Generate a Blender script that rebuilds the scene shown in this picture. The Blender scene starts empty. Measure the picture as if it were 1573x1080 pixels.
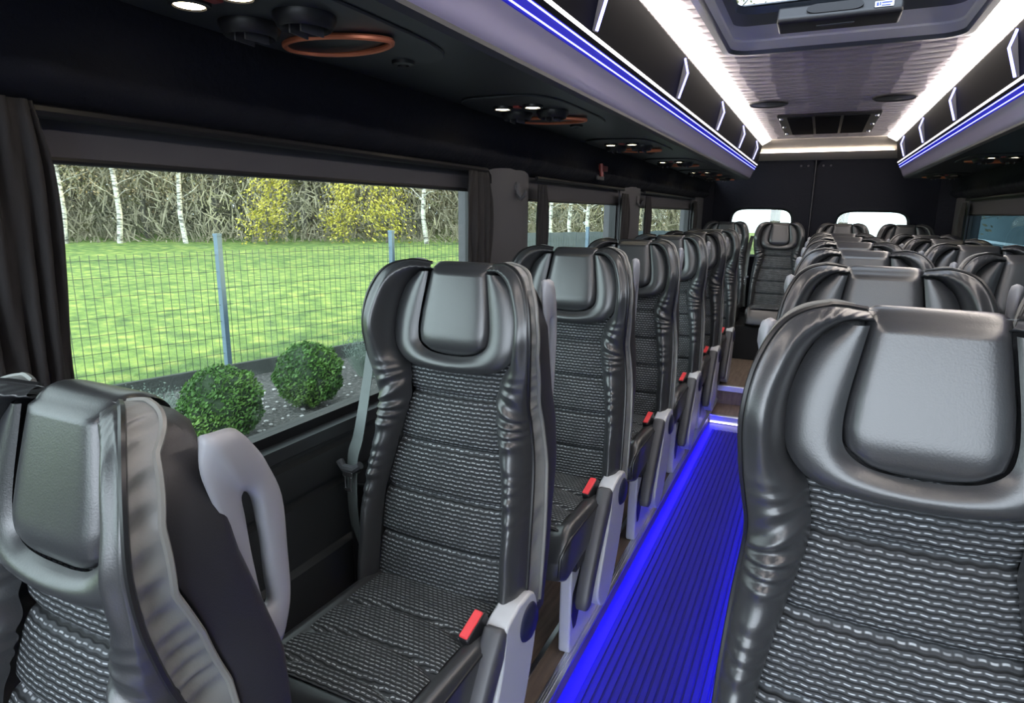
import bpy, bmesh, math, random
import numpy as np
from mathutils import Vector, Matrix
random.seed(7); rng = np.random.default_rng(7)
C = bpy.context.scene.collection
sc = bpy.context.scene

# ---------------------------------------------------------------- camera
F_PX = 970.57
YAW, PITCH, ROLL = math.radians(25.376), math.radians(12.520), math.radians(0.709)
EYE = Vector((0, 0, 1.3005))
fwd = Vector((-math.sin(YAW)*math.cos(PITCH), math.cos(YAW)*math.cos(PITCH), -math.sin(PITCH)))
rgt = Vector((math.cos(YAW), math.sin(YAW), 0)); upv = rgt.cross(fwd)
r2 = math.cos(ROLL)*rgt + math.sin(ROLL)*upv; u2 = -math.sin(ROLL)*rgt + math.cos(ROLL)*upv
cd = bpy.data.cameras.new('camera'); cam = bpy.data.objects.new('camera', cd); C.objects.link(cam)
cd.sensor_fit = 'HORIZONTAL'; cd.sensor_width = 36; cd.lens = F_PX/1573*36; cd.clip_start = .02; cd.clip_end = 400
cam.matrix_world = Matrix(((r2.x, u2.x, -fwd.x, EYE.x), (r2.y, u2.y, -fwd.y, EYE.y), (r2.z, u2.z, -fwd.z, EYE.z), (0, 0, 0, 1)))
sc.camera = cam
# ---------------------------------------------------------------- sky, sun, exposure
sc.view_settings.view_transform = 'Standard'; sc.view_settings.look = 'None'
sc.view_settings.gamma = 1; sc.view_settings.use_curve_mapping = False
sc.view_settings.exposure = 0.22
w = bpy.data.worlds.new('sky'); sc.world = w; w.use_nodes = True
bg = w.node_tree.nodes['Background']; bg.inputs[0].default_value = (.80, .90, 1.0, 1); bg.inputs[1].default_value = 2.4
_t = w.node_tree; _c = _t.nodes.new('ShaderNodeTexCoord'); _s = _t.nodes.new('ShaderNodeSeparateXYZ'); _m = _t.nodes.new('ShaderNodeMapRange')   # hazy sky, brighter towards the windscreen
_m.interpolation_type = 'SMOOTHSTEP'
for _k, _v in (('From Min', .1), ('From Max', -.9), ('To Min', 2.4), ('To Max', 7.5)): _m.inputs[_k].default_value = _v
_t.links.new(_c.outputs['Generated'], _s.inputs[0]); _t.links.new(_s.outputs[1], _m.inputs['Value']); _t.links.new(_m.outputs['Result'], bg.inputs[1])
sd = bpy.data.lights.new('sun', 'SUN'); so = bpy.data.objects.new('sun', sd); C.objects.link(so)
sd.energy = 10.0; sd.color = (1, .86, .55); sd.angle = math.radians(1.0)
so.rotation_euler = Vector((-.52, -.76, -.42)).to_track_quat('-Z', 'Y').to_euler()
LED_WHITE, LED_BLUE, LED_FLOOR, LED_SPOT = 13.0, 3.2, 46.0, 14.0

# ---------------------------------------------------------------- materials
def mat(name, col, rough=.5, metal=0, spec=.5, bump=None, emit=None, estr=0, coat=0):
    m = bpy.data.materials.new(name); m.use_nodes = True
    nt = m.node_tree; b = nt.nodes['Principled BSDF']
    b.inputs['Base Color'].default_value = (*col, 1); b.inputs['Roughness'].default_value = rough
    b.inputs['Metallic'].default_value = metal; b.inputs['Specular IOR Level'].default_value = spec
    if coat: b.inputs['Coat Weight'].default_value = coat
    if emit: b.inputs['Emission Color'].default_value = (*emit, 1); b.inputs['Emission Strength'].default_value = estr
    if bump:
        sca, st, dist = bump
        tc = nt.nodes.new('ShaderNodeTexCoord'); n = nt.nodes.new('ShaderNodeTexNoise'); bp = nt.nodes.new('ShaderNodeBump')
        n.inputs['Scale'].default_value = sca; n.inputs['Detail'].default_value = 4
        bp.inputs['Strength'].default_value = st; bp.inputs['Distance'].default_value = dist
        nt.links.new(tc.outputs['Object'], n.inputs['Vector']); nt.links.new(n.outputs['Fac'], bp.inputs['Height'])
        nt.links.new(bp.outputs['Normal'], b.inputs['Normal'])
    return m
def noise_col(m, scale, stops, detail=5, coord='Object', mapping=None):
    nt = m.node_tree; b = nt.nodes['Principled BSDF']
    tc = nt.nodes.new('ShaderNodeTexCoord'); n = nt.nodes.new('ShaderNodeTexNoise'); r = nt.nodes.new('ShaderNodeValToRGB')
    n.inputs['Scale'].default_value = scale; n.inputs['Detail'].default_value = detail
    src = tc.outputs[coord]
    if mapping:
        mp = nt.nodes.new('ShaderNodeMapping'); mp.inputs['Scale'].default_value = mapping
        nt.links.new(src, mp.inputs['Vector']); src = mp.outputs['Vector']
    nt.links.new(src, n.inputs['Vector']); nt.links.new(n.outputs['Fac'], r.inputs['Fac'])
    e = r.color_ramp.elements
    e[0].position, e[0].color = stops[0][0], (*stops[0][1], 1); e[1].position, e[1].color = stops[-1][0], (*stops[-1][1], 1)
    for p, c in stops[1:-1]:
        x = e.new(p); x.color = (*c, 1)
    nt.links.new(r.outputs['Color'], b.inputs['Base Color'])
    return m
def fabric(name, dark, thread, rh=.0094, bw=.0125):
    m = mat(name, dark, .7, spec=.3)
    nt = m.node_tree; b = nt.nodes['Principled BSDF']; L = nt.links.new
    def mth(op, a, c=None):
        n = nt.nodes.new('ShaderNodeMath'); n.operation = op
        for k, q in enumerate((a, c)):
            if q is None: continue
            if isinstance(q, (int, float)): n.inputs[k].default_value = q
            else: L(q, n.inputs[k])
        return n.outputs[0]
    def rng_(v, a, c, d, e):
        n = nt.nodes.new('ShaderNodeMapRange'); n.interpolation_type = 'SMOOTHSTEP'
        for k, q in zip(('From Min', 'From Max', 'To Min', 'To Max'), (a, c, d, e)): n.inputs[k].default_value = q
        L(v, n.inputs['Value']); return n.outputs['Result']
    uv = nt.nodes.new('ShaderNodeUVMap'); sp = nt.nodes.new('ShaderNodeSeparateXYZ'); L(uv.outputs['UV'], sp.inputs[0]); u, v = sp.outputs[0], sp.outputs[1]
    v = mth('ADD', v, mth('MULTIPLY', mth('SINE', mth('MULTIPLY', u, 250.0)), .0006))
    r = mth('DIVIDE', v, rh); row = mth('FLOOR', r)
    d = mth('ABSOLUTE', mth('SUBTRACT', mth('FRACT', r), .5))
    line = rng_(d, .03, .13, 1, 0); gap = rng_(d, .30, .46, 0, 1)
    e = mth('ABSOLUTE', mth('SUBTRACT', mth('FRACT', mth('ADD', mth('DIVIDE', u, bw), mth('MULTIPLY', row, .5))), .5))
    dash = rng_(e, .22, .42, 1, .06); stitch = rng_(e, .44, .49, 0, .6)
    n = nt.nodes.new('ShaderNodeTexNoise'); n.inputs['Scale'].default_value = 26; L(uv.outputs['UV'], n.inputs['Vector'])
    pt = rng_(n.outputs['Fac'], .35, .62, .45, 1)
    fac = mth('MULTIPLY', mth('MULTIPLY', line, dash), pt)
    m1 = nt.nodes.new('ShaderNodeMix'); m1.data_type = 'RGBA'; m1.inputs[6].default_value = (*dark, 1); m1.inputs[7].default_value = (*[c*.25 for c in dark], 1)
    L(mth('MAXIMUM', gap, mth('MULTIPLY', stitch, .5)), m1.inputs[0])
    m2 = nt.nodes.new('ShaderNodeMix'); m2.data_type = 'RGBA'; m2.inputs[7].default_value = (*thread, 1)
    L(fac, m2.inputs[0]); L(m1.outputs[2], m2.inputs[6]); L(m2.outputs[2], b.inputs['Base Color'])
    bp = nt.nodes.new('ShaderNodeBump'); bp.inputs['Strength'].default_value = .8; bp.inputs['Distance'].default_value = .002
    L(mth('SUBTRACT', 1, gap), bp.inputs['Height']); L(bp.outputs['Normal'], b.inputs['Normal'])
    return m
def glass(name, tint, gloss=.07):
    m = bpy.data.materials.new(name); m.use_nodes = True; nt = m.node_tree; nt.nodes.clear()
    o = nt.nodes.new('ShaderNodeOutputMaterial'); t = nt.nodes.new('ShaderNodeBsdfTransparent'); g = nt.nodes.new('ShaderNodeBsdfGlossy'); mx = nt.nodes.new('ShaderNodeMixShader')
    t.inputs[0].default_value = (*tint, 1); g.inputs['Roughness'].default_value = .03; mx.inputs[0].default_value = gloss
    nt.links.new(t.outputs[0], mx.inputs[1]); nt.links.new(g.outputs[0], mx.inputs[2]); nt.links.new(mx.outputs[0], o.inputs[0])
    return m
M = dict(
    leather=mat('black leather', (.032, .033, .036), .31, spec=.8, bump=(420, .2, .001)),
    shell=mat('dark leather', (.026, .026, .030), .42, spec=.5, bump=(500, .3, .001)),
    gusset=mat('grey leather', (.20, .205, .205), .45, bump=(60, .3, .004)),
    piping=mat('black piping', (.012, .012, .013), .35),
    piping_light=mat('grey piping', (.20, .20, .19), .35),
    fabric=fabric('woven seat fabric', (.040, .043, .047), (.40, .42, .44)),
    fabric_side=mat('dark fabric', (.022, .023, .026), .8, bump=(900, .4, .001)),
    grey=mat('grey plastic', (.30, .31, .34), .38, bump=(300, .1, .001)),
    lightgrey=mat('light grey plastic', (.46, .47, .50), .36, bump=(300, .1, .001)),
    darkgrey=mat('dark grey plastic', (.06, .06, .068), .45),
    black=mat('black plastic', (.012, .012, .014), .4),
    disc=mat('dark blue plastic', (.012, .014, .04), .4),
    red=mat('red plastic', (.75, .05, .06), .4),
    metal=mat('bright metal', (.75, .75, .77), .25, metal=1),
    alu=mat('aluminium', (.72, .73, .76), .32, metal=1),
    belt=mat('grey webbing', (.11, .125, .125), .7, bump=(700, .3, .001)),
    wall=mat('black headliner', (.007, .008, .014), .8, spec=.25, bump=(45, .35, .01)),
    wallgrey=mat('grey trim panel', (.070, .068, .075), .6, bump=(200, .15, .002)),
    trim=mat('gloss black trim', (.010, .010, .012), .42, spec=.35),
    under=mat('rack underside', (.034, .038, .042), .42, bump=(300, .1, .001)),
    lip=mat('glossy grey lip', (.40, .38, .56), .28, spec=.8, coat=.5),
    bin=mat('dark bin panel', (.006, .006, .008), .7, spec=.03),
    cream=mat('cream headliner', (.78, .70, .62), .7),
    copper=mat('copper', (.90, .28, .14), .35, metal=.35),
    curtain=mat('black curtain', (.022, .020, .021), .85, bump=(500, .3, .001)),
    shade=mat('grey roller shade', (.055, .053, .062), .8, bump=(600, .2, .001)),
    wood=mat('wood look floor', (.10, .07, .055), .45),
    carpet=mat('black carpet', (.008, .008, .010), .9, bump=(600, .5, .002)),
    mat=mat('ribbed aisle mat', (.018, .016, .20), .8, bump=(700, .6, .003)),  # dark blue-grey mat; base colour also carries the blue strip light
    aisle=mat('aisle floor', (.030, .028, .30), .35),  # blue glow of the edge strips put into the floor colour
    led=mat('white light', (1, 1, 1), .5, emit=(1, .90, .80), estr=LED_WHITE),
    led_blue=mat('blue light line', (.3, .3, 1), .5, emit=(.34, .36, 1), estr=LED_BLUE),
    led_band=mat('blue light band', (.01, .01, .3), .3, emit=(.004, .004, .55), estr=.45),
    led_edge=mat('white edge line', (1, 1, 1), .5, emit=(1, .95, .95), estr=2.2),
    led_floor=mat('blue floor light', (.1, .1, 1), .5, emit=(.02, .008, 1), estr=LED_FLOOR),
    spot=mat('warm spot', (1, 1, 1), .5, emit=(1, .85, .55), estr=LED_SPOT),
    hatch=mat('hatch plastic', (.05, .06, .075), .3, spec=.6),
    hatchlight=mat('hatch inner plastic', (.78, .80, .82), .3, spec=.6),
    sticker=mat('white sticker', (.8, .82, .85), .5), ink=mat('blue ink', (.05, .08, .3), .5),
    glass=glass('window glass', (.90, .95, .92), .06), tinted=glass('tinted glass', (.42, .52, .55), .10),
    hglass=glass('roof glass', (.95, .97, 1.0), .04),
    hammer=mat('red hammer plastic', (.28, .04, .035), .4),
)
noise_col(M['wood'], 9, [(.3, (.11, .078, .062)), (.7, (.21, .155, .12))], mapping=(6, .7, 1))
def quilt_mat():
    m = mat('quilted headliner', (.62, .57, .63), .5)
    nt = m.node_tree; b = nt.nodes['Principled BSDF']
    tc = nt.nodes.new('ShaderNodeTexCoord'); outs = []
    for rot in (.36, -.36):
        mp = nt.nodes.new('ShaderNodeMapping'); mp.inputs['Rotation'].default_value = (0, 0, rot); wv = nt.nodes.new('ShaderNodeTexWave')
        wv.wave_type = 'BANDS'; wv.bands_direction = 'Y'; wv.inputs['Scale'].default_value = 3.4; wv.inputs['Distortion'].default_value = 1.4; wv.inputs['Detail'].default_value = 1
        nt.links.new(tc.outputs['Object'], mp.inputs['Vector']); nt.links.new(mp.outputs['Vector'], wv.inputs['Vector']); outs.append(wv.outputs['Fac'])
    mm = nt.nodes.new('ShaderNodeMath'); mm.operation = 'MINIMUM'; nt.links.new(outs[0], mm.inputs[0]); nt.links.new(outs[1], mm.inputs[1])
    pw = nt.nodes.new('ShaderNodeMath'); pw.operation = 'POWER'; pw.inputs[1].default_value = .5; nt.links.new(mm.outputs[0], pw.inputs[0])
    bp = nt.nodes.new('ShaderNodeBump'); bp.inputs['Strength'].default_value = 1; bp.inputs['Distance'].default_value = .05
    nt.links.new(pw.outputs[0], bp.inputs['Height']); nt.links.new(bp.outputs['Normal'], b.inputs['Normal'])
    return m
M['quilt'] = quilt_mat()

# ---------------------------------------------------------------- helpers
class MB:
    """collects geometry for one mesh object"""
    def __init__(s): s.v = []; s.f = []; s.uv = {}
    def add(s, vs, fs):
        o = len(s.v); s.v += [tuple(map(float, p)) for p in vs]; s.f += [tuple(i+o for i in f) for f in fs]; return o
    def box(s, x0, x1, y0, y1, z0, z1):
        vs = [(x, y, z) for x in (x0, x1) for y in (y0, y1) for z in (z0, z1)]
        s.add(vs, [(0, 1, 3, 2), (4, 6, 7, 5), (0, 4, 5, 1), (2, 3, 7, 6), (0, 2, 6, 4), (1, 5, 7, 3)]); return s
    def grid(s, P, cu=False, cv=False, uv=None):
        nu, nv = len(P), len(P[0]); o = s.add([p for r in P for p in r], [])
        for i in range(nu if cu else nu-1):
            for j in range(nv if cv else nv-1):
                a, b = i, (i+1) % nu; c, d = j, (j+1) % nv
                s.f.append((o+a*nv+c, o+b*nv+c, o+b*nv+d, o+a*nv+d))
        if uv is not None:
            for i in range(nu):
                for j in range(nv): s.uv[o+i*nv+j] = uv[i][j]
        return s
    def tube(s, pts, r, n=8, closed=False, cap=True, flat=None):
        pts = [Vector(p) for p in pts]; N = len(pts); rings = []
        rr = r if hasattr(r, '__len__') else [r]*N
        prev = None
        for i, p in enumerate(pts):
            a = pts[(i-1) % N] if (closed or i) else p; b = pts[(i+1) % N] if (closed or i < N-1) else p
            t = (b-a).normalized()
            if prev is None: nrm = t.orthogonal().normalized()
            else: nrm = (prev - t*prev.dot(t)).normalized()
            prev = nrm; bn = t.cross(nrm)
            rings.append([p + (nrm*math.cos(2*math.pi*k/n) + bn*math.sin(2*math.pi*k/n))*rr[i] for k in range(n)])
        o = len(s.v); s.grid(rings, cu=closed, cv=True)
        if cap and not closed:
            s.f.append(tuple(o+k for k in range(n))[::-1]); s.f.append(tuple(o+(N-1)*n+k for k in range(n)))
        return s
    def extrude(s, poly, axis, a, b):
        """closed 2-D polygon swept along an axis from a to b"""
        def p3(p, t): return {'x': (t, p[0], p[1]), 'y': (p[0], t, p[1]), 'z': (p[0], p[1], t)}[axis]
        n = len(poly); o = s.add([p3(p, a) for p in poly]+[p3(p, b) for p in poly], [])
        for i in range(n): j = (i+1) % n; s.f.append((o+i, o+j, o+n+j, o+n+i))
        s.f.append(tuple(o+i for i in range(n))[::-1]); s.f.append(tuple(o+n+i for i in range(n))); return s
    def lathe(s, prof, c, axis='z', n=24):
        P = []
        for r, h in prof:
            row = []
            for k in range(n):
                a = 2*math.pi*k/n; u, v2 = r*math.cos(a), r*math.sin(a)
                row.append({'z': (c[0]+u, c[1]+v2, c[2]+h), 'x': (c[0]+h, c[1]+u, c[2]+v2), 'y': (c[0]+u, c[1]+h, c[2]+v2)}[axis])
            P.append(row)
        s.grid(P, cv=True); return s
    def build(s, name, m, parent=None, smooth=True, bevel=0, seg=2, angle=40):
        me = bpy.data.meshes.new(name); me.from_pydata(s.v, [], s.f); me.update()
        bm = bmesh.new(); bm.from_mesh(me); bmesh.ops.recalc_face_normals(bm, faces=bm.faces); bm.to_mesh(me); bm.free()
        if s.uv:
            ul = me.uv_layers.new(name='UVMap')
            for l in me.loops: ul.data[l.index].uv = s.uv.get(l.vertex_index, (0, 0))
        o = bpy.data.objects.new(name, me); C.objects.link(o); me.materials.append(m)
        if smooth:
            me.polygons.foreach_set('use_smooth', [True]*len(me.polygons))
            me.set_sharp_from_angle(angle=math.radians(angle))
        if bevel:
            md = o.modifiers.new('round', 'BEVEL'); md.width = bevel; md.segments = seg; md.limit_method = 'ANGLE'; md.angle_limit = math.radians(35)
        if parent: o.parent = parent
        return o
def tag(o, label=None, cat=None, group=None, kind=None):
    if label: o['label'] = label
    if cat: o['category'] = cat
    if group: o['group'] = group
    if kind: o['kind'] = kind
    return o
def empty(name, loc=(0, 0, 0)):
    o = bpy.data.objects.new(name, None); C.objects.link(o); o.location = loc; o.empty_display_size = .1; return o
def copy_tree(o, parent=None, skip=()):
    c = o.copy(); C.objects.link(c)
    if parent: c.parent = parent
    for ch in list(o.children):
        if ch.name.split('.')[0] not in skip: copy_tree(ch, c, skip)
    return c
def catmull(ctrl, n):
    P = [np.array(p, float) for p in ctrl]; P = [2*P[0]-P[1]]+P+[2*P[-1]-P[-2]]; out = []
    m = len(P)-3
    for k in range(n):
        t = k/(n-1)*m; i = min(int(t), m-1); u = t-i; a, b, c, d = P[i:i+4]
        out.append(.5*((2*b)+(c-a)*u+(2*a-5*b+4*c-d)*u*u+(3*b-a-3*c+d)*u**3))
    return out
def interp(x, pts):
    xs = [p[0] for p in pts]; ys = [p[1] for p in pts]
    return float(np.interp(x, xs, ys))

# ================================================================ SETTING
XL, XR, CX = -1.06, 1.03, -.016          # inner faces of the van's side walls, its middle
ZC, ZU, YR = 1.93, 1.60, 6.55           # ceiling, rack underside, rear doors
YF, ZA = -1.0, -.09                     # open windscreen end, sunken aisle floor
AL, AR = -.545, -.10                    # aisle edges
def struct(o): o['kind'] = 'structure'; return o
def mir(x): return 2*CX - x
f = MB(); f.box(XL-.02, AL, YF, .60, -.12, -.034); f.box(XL-.02, AL, .60, 4.62, -.12, 0); f.box(AR, XR+.02, YF, 4.62, -.12, 0)
struct(f.build('floor', M['wood'], smooth=False))
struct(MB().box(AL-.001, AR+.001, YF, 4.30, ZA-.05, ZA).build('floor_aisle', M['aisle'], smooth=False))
# rear steps and platform
ZP = .09
struct(MB().box(AL-.001, AR+.001, 4.30, 4.75, ZA-.05, -.04).build('floor_step', M['wood'], smooth=False))
struct(MB().box(XL-.02, XR+.02, 4.62, YR+.05, -.12, ZP-.001).build('floor_platform', M['wood'], smooth=False))
# seat rails, silver edges of the aisle
for k, (x, wd) in enumerate(((AL-.003, .0101), (AL-.075, .007), (AR+.003, .0101), (AR+.075, .007), (XL+.2, .007))):
    t = MB(); y1 = 4.60
    if wd > .009:
        for q in (-1, 0, 1): t.box(x+q*.007-.0026, x+q*.007+.0026, YF, y1, -.006, .006)
        n0, n1 = (AL-.012, AL+.018) if x < -.3 else (AR-.018, AR+.012); t.box(n0, n1, YF, y1, -.0055, .003)
    else: t.box(x-wd, x+wd, YF, y1, -.004, .004)
    struct(t.build('trim_%d' % (k+1), M['alu'], smooth=False))
for k, (y, z0, z1) in enumerate(((4.292, -.075, -.034), (4.612, ZP-.035, ZP+.006))):
    struct(MB().box(AL+.002, AR-.002, y, y+.035, z0, z1).build('trim_%d' % (k+6), M['alu'], smooth=False, bevel=.003))
# ceiling with a hole for the hatch
HX0, HX1, HY0, HY1 = -.405, .400, 1.72, 2.85
c = MB(); c.box(-.62, HX0, YF, 6.2, ZC, ZC+.05); c.box(HX1, .56, YF, 6.2, ZC, ZC+.05)
c.box(HX0, HX1, YF, HY0, ZC, ZC+.05); c.box(HX0, HX1, HY1, 6.2, ZC, ZC+.05)
struct(c.build('ceiling', M['quilt'], smooth=False))
r = MB(); r.box(XL-.1, HX0, YF, YR+.1, ZC+.051, ZC+.1); r.box(HX1, XR+.1, YF, YR+.1, ZC+.051, ZC+.1)
r.box(HX0, HX1, YF, HY0, ZC+.051, ZC+.1); r.box(HX0, HX1, HY1, YR+.1, ZC+.051, ZC+.1)
struct(r.build('roof', M['black'], smooth=False))
# cream header at the rear end of the ceiling
hd = MB(); hd.extrude([(6.10, ZC+.01), (6.10, ZC-.005), (6.22, 1.890), (6.34, 1.862), (6.345, 1.838), (6.53, 1.785), (6.56, 1.785), (6.56, ZC+.01)], 'x', -.62, .55)
struct(hd.build('trim_8', M['cream'], angle=60))

tag(MB().box(-.55, .50, 6.318, 6.332, 1.8375, 1.8415).build('rear_light_line', mat('soft white light', (1, 1, 1), .5, emit=(1, .88, .74), estr=6), smooth=False), 'thin white light line across the cream panel above the rear doors', 'light strip')
def wall(side, spans, ztop, zbot, name):
    """side wall: padded lower panels, pillars between the windows, soft header leaning in"""
    X = XL if side < 0 else XR; s = -side      # s points into the van
    m = MB()
    prof = [(X-s*.09, -.12), (X-s*.09, zbot), (X-s*.02, zbot), (X+s*.012, zbot-.006), (X+s*.014, zbot-.035), (X+s*.002, zbot-.042), (X+s*.002, zbot-.052),
            (X+s*.020, zbot-.060), (X+s*.024, zbot-.10), (X+s*.020, zbot-.135), (X+s*.006, zbot-.140), (X+s*.006, zbot-.150), (X+s*.028, zbot-.156),
            (X+s*.034, zbot-.30), (X+s*.050, zbot-.31), (X+s*.060, .25), (X+s*.055, .0), (X+s*.055, -.12)]
    m.extrude(prof, 'y', YF, YR)
    return struct(m.build(name, M['under'], angle=25))
ZT, ZB = 1.425, .775
winL = [(-.9, -.15), (.02, 1.97), (2.36, 3.66), (4.10, 5.95)]
winR = [(-.9, -.45), (-.3, 1.55), (1.95, 3.55), (4.0, 6.05)]
wall(-1, winL, ZT, ZB, 'wall_left'); wall(1, winR, ZT, ZB, 'wall_right')
for side, spans, X, nm in ((-1, winL, XL, 'left'), (1, winR, XR, 'right')):
    s = -side; p = MB(); edges = [YF]+[q for a in spans for q in a]+[YR]
    for k in range(0, len(edges), 2):
        a, b = edges[k], edges[k+1]
        # pillar with a soft rounded inner face
        n = 9; prof = [(X-s*.09, a)]
        for q in range(n): u = q/(n-1); prof.append((X+s*(.004+.030*math.sin(math.pi*u)**.5), a+u*(b-a)))
        prof.append((X-s*.09, b)); p.extrude(prof, 'z', ZB, ZT+.03)
    struct(p.build('wall_%s_pillars' % nm, M['wallgrey'], angle=50))
    h = MB(); Y = np.linspace(YF, YR, 160); P = []
    for y in Y:
        row = [(X-s*.09, y, ZT+.012), (X+s*.006, y, ZT+.012)]
        for u in np.linspace(0, 1, 14):
            z = ZT+.014+u*(ZU+.02-ZT-.014); bul = .035*math.exp(-((u-.22)/.16)**2)*(.8+.35*math.sin(y*23+3*math.sin(y*7))*math.sin(y*41))
            row.append((X+s*(.012+.085*u**.7+bul), y, z))
        row += [(X-s*.09, y, ZU+.02)]; P.append(row)
    h.grid(P, cv=True); struct(h.build('wall_%s_header' % nm, M['wall'], angle=50))
    # gloss rail above the windows
    g = MB(); g.tube([(X+s*.030, YF, ZT+.008), (X+s*.030, spans[1][1]-.02, ZT+.008), (X+s*.030, spans[1][1]+.0, ZT-.004), (X+s*.026, spans[1][1]+.012, ZT-.03)], .010, 8)
    for a, b in spans[2:]: g.tube([(X+s*.03, a+.02, ZT+.004), (X+s*.03, b-.02, ZT+.004)], .008, 8)
    struct(g.build('trim_%d' % (9 if side < 0 else 10), M['trim']))
# windows: black frame, glass, and what hangs on them
def window(k, X, s, a, b, z0, z1, gm):
    o = MB(); fr = .022
    for (y0, y1, q0, q1) in ((a, b, z0-.005, z0+fr), (a, b, z1-fr, z1+.012), (a, a+fr, z0+fr, z1-fr), (b-fr, b, z0+fr, z1-fr)): o.box(X-s*.05, X-s*.012, y0, y1, q0, q1)
    w_ = struct(o.build('window_%d' % k, M['trim'], smooth=False)); g = MB()
    g.box(X-s*.036, X-s*.032, a+fr, b-fr, z0+fr, z1-fr); g.build('glass', gm, w_, smooth=False)
    return w_
for k, (a, b) in enumerate(winL): window(k+1, XL, 1, a, b, ZB, ZT, M['glass'])
for k, (a, b) in enumerate(winR): window(k+5, XR, -1, a, b, ZB, ZT, M['tinted'])
# roller shades part way down
for (X, s, a, b, zz, lb) in ((XL, 1, .03, 1.93, 1.368, 'grey roller shade rolled up above the largest window'),
                      (XL, 1, 2.37, 3.65, 1.345, 'grey roller shade rolled up above the middle left window, behind the wide pillar'),
                      (XL, 1, 4.11, 5.94, 1.335, 'grey roller shade above the left window furthest back'),
                      (XR, -1, 4.01, 6.04, 1.315, 'dark roller shade above the teal window on the opposite side')):
    t = empty('roller_shade', (X, (a+b)/2, zz))
    MB().box(-s*.010, -s*.004, a-(a+b)/2, b-(a+b)/2, 0, ZT-zz+.008).build('shade_cloth', M['shade'], t, smooth=False)
    MB().tube([(-s*.006, a-(a+b)/2, 0), (-s*.006, b-(a+b)/2, 0)], .006, 8).build('pull_bar', M['black'], t)
    tag(t, lb, 'roller shade', 'roller shades above the windows')
def curtain(y0, y1, z0, z1, X, label, s=1, folds=6, lean=0):
    m = MB(); P = []; nz, ny = 26, folds*10
    for i in range(nz):
        u = i/(nz-1); z = z1-u*(z1-z0); row = []
        g = .82+.18*min(1, u/.12)+(.06*math.sin(u*9))
        for j in range(ny+1):
            v = j/ny; yc = (y0+y1)/2+lean*u
            y = yc+(v-.5)*(y1-y0)*g
            x = X+s*(.010+.012*math.sin(v*folds*2*math.pi+.8*math.sin(u*5+v*7))*(.5+.5*u)+.004*math.sin(v*37+u*11))
            row.append((x, y, z))
        P.append(row)
    m.grid(P); o = m.build('curtain', M['curtain'], angle=180)
    sm = o.modifiers.new('cloth thickness', 'SOLIDIFY'); sm.thickness = .003
    return tag(o, label, 'curtain', 'curtains beside the windows')
curtain(.455, .572, .70, 1.445, XL+.03, 'black gathered curtain at the near end of the largest window', folds=4)
curtain(1.80, 1.965, .70, 1.425, XL+.03, 'narrow black curtain tied beside the wide grey pillar, far end of largest window', folds=4)
curtain(2.36, 2.47, .70, 1.405, XL+.03, 'black curtain at the near edge of the middle left window', folds=3)
curtain(3.55, 3.72, .70, 1.405, XL+.03, 'black curtain at the far edge of the middle left window', folds=3)
curtain(4.10, 4.26, .70, 1.405, XL+.03, 'black curtain at the near edge of the rearmost left window', folds=3)
curtain(5.84, 6.02, .70, 1.405, XL+.03, 'black curtain in the rear left corner past the last window', folds=3)
curtain(5.90, 6.08, .70, 1.405, XR-.03, 'dark curtain at the rear edge of the teal window', s=-1, folds=3)

# rear end: two black door leaves with arched windows
def rear_door(k, x0, x1, wx0, wx1, wt):
    wb, n = .92, 40
    def ring(sc_): # rounded window outline
        pts = []; cx, cz = (wx0+wx1)/2, (wt+wb)/2; hw, hh = (wx1-wx0)/2+sc_, (wt-wb)/2+sc_
        for i in range(n):
            a = 2*math.pi*i/n; ca, sa = math.cos(a), math.sin(a); e = .38
            pts.append((cx+hw*math.copysign(abs(ca)**e, ca), cz+hh*math.copysign(abs(sa)**e, sa)))
        return pts
    inner, mid, outer = ring(0), ring(.018), ring(.05)
    zs0, zs1 = -.1, 1.80
    border = []
    for (x, z) in ring(.05):
        cx, cz = (wx0+wx1)/2, (wt+wb)/2; dx, dz = x-cx, z-cz
        t = min(((x1-cx) if dx > 0 else (cx-x0))/max(abs(dx), 1e-6), ((zs1-cz) if dz > 0 else (cz-zs0))/max(abs(dz), 1e-6))
        border.append((cx+dx*t, cz+dz*t))
    m = MB(); m.grid([[(x, YR, z) for x, z in q] for q in (border, outer)]+[[(x, YR-.014, z) for x, z in mid]]+[[(x, YR+.04, z) for x, z in inner]], cv=True)
    for (cxn, czn) in ((x0, zs0), (x1, zs0), (x0, zs1), (x1, zs1)):   # corner fillers
        pass
    d = struct(m.build('door_%d' % k, M['wall'], angle=30))
    MB().box(x0-.01, x1+.01, YR+.05, YR+.06, zs0, wb-.03).box(x0-.01, x1+.01, YR+.05, YR+.06, wt+.03, zs1+.2).box(x0-.01, wx0-.02, YR+.05, YR+.06, wb-.03, wt+.03).box(wx1+.02, x1+.01, YR+.05, YR+.06, wb-.03, wt+.03).build('door_panel', M['wall'], d, smooth=False)
    g = MB(); g.box(wx0-.02, wx1+.02, YR+.042, YR+.046, wb-.03, wt+.03); g.build('glass', M['glass'], d, smooth=False)
    s_ = MB()
    for q in (.06, .12): s_.lathe([(0, -.004), (.008, -.003), (.009, 0)], ((x1-q) if k == 1 else (x0+q), YR, 1.735), 'y', 10)
    s_.build('screw', M['darkgrey'], d)
    return d
rear_door(1, -.98, -.087, -.775, -.245, 1.345); rear_door(2, -.083, .91, .137, .690, 1.330)
sm_ = MB(); sm_.extrude([(-.094, YR-.002), (-.088, YR-.014), (-.082, YR-.014), (-.076, YR-.002)], 'z', 0, 1.79)
struct(sm_.build('trim_11', M['black']))
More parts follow.
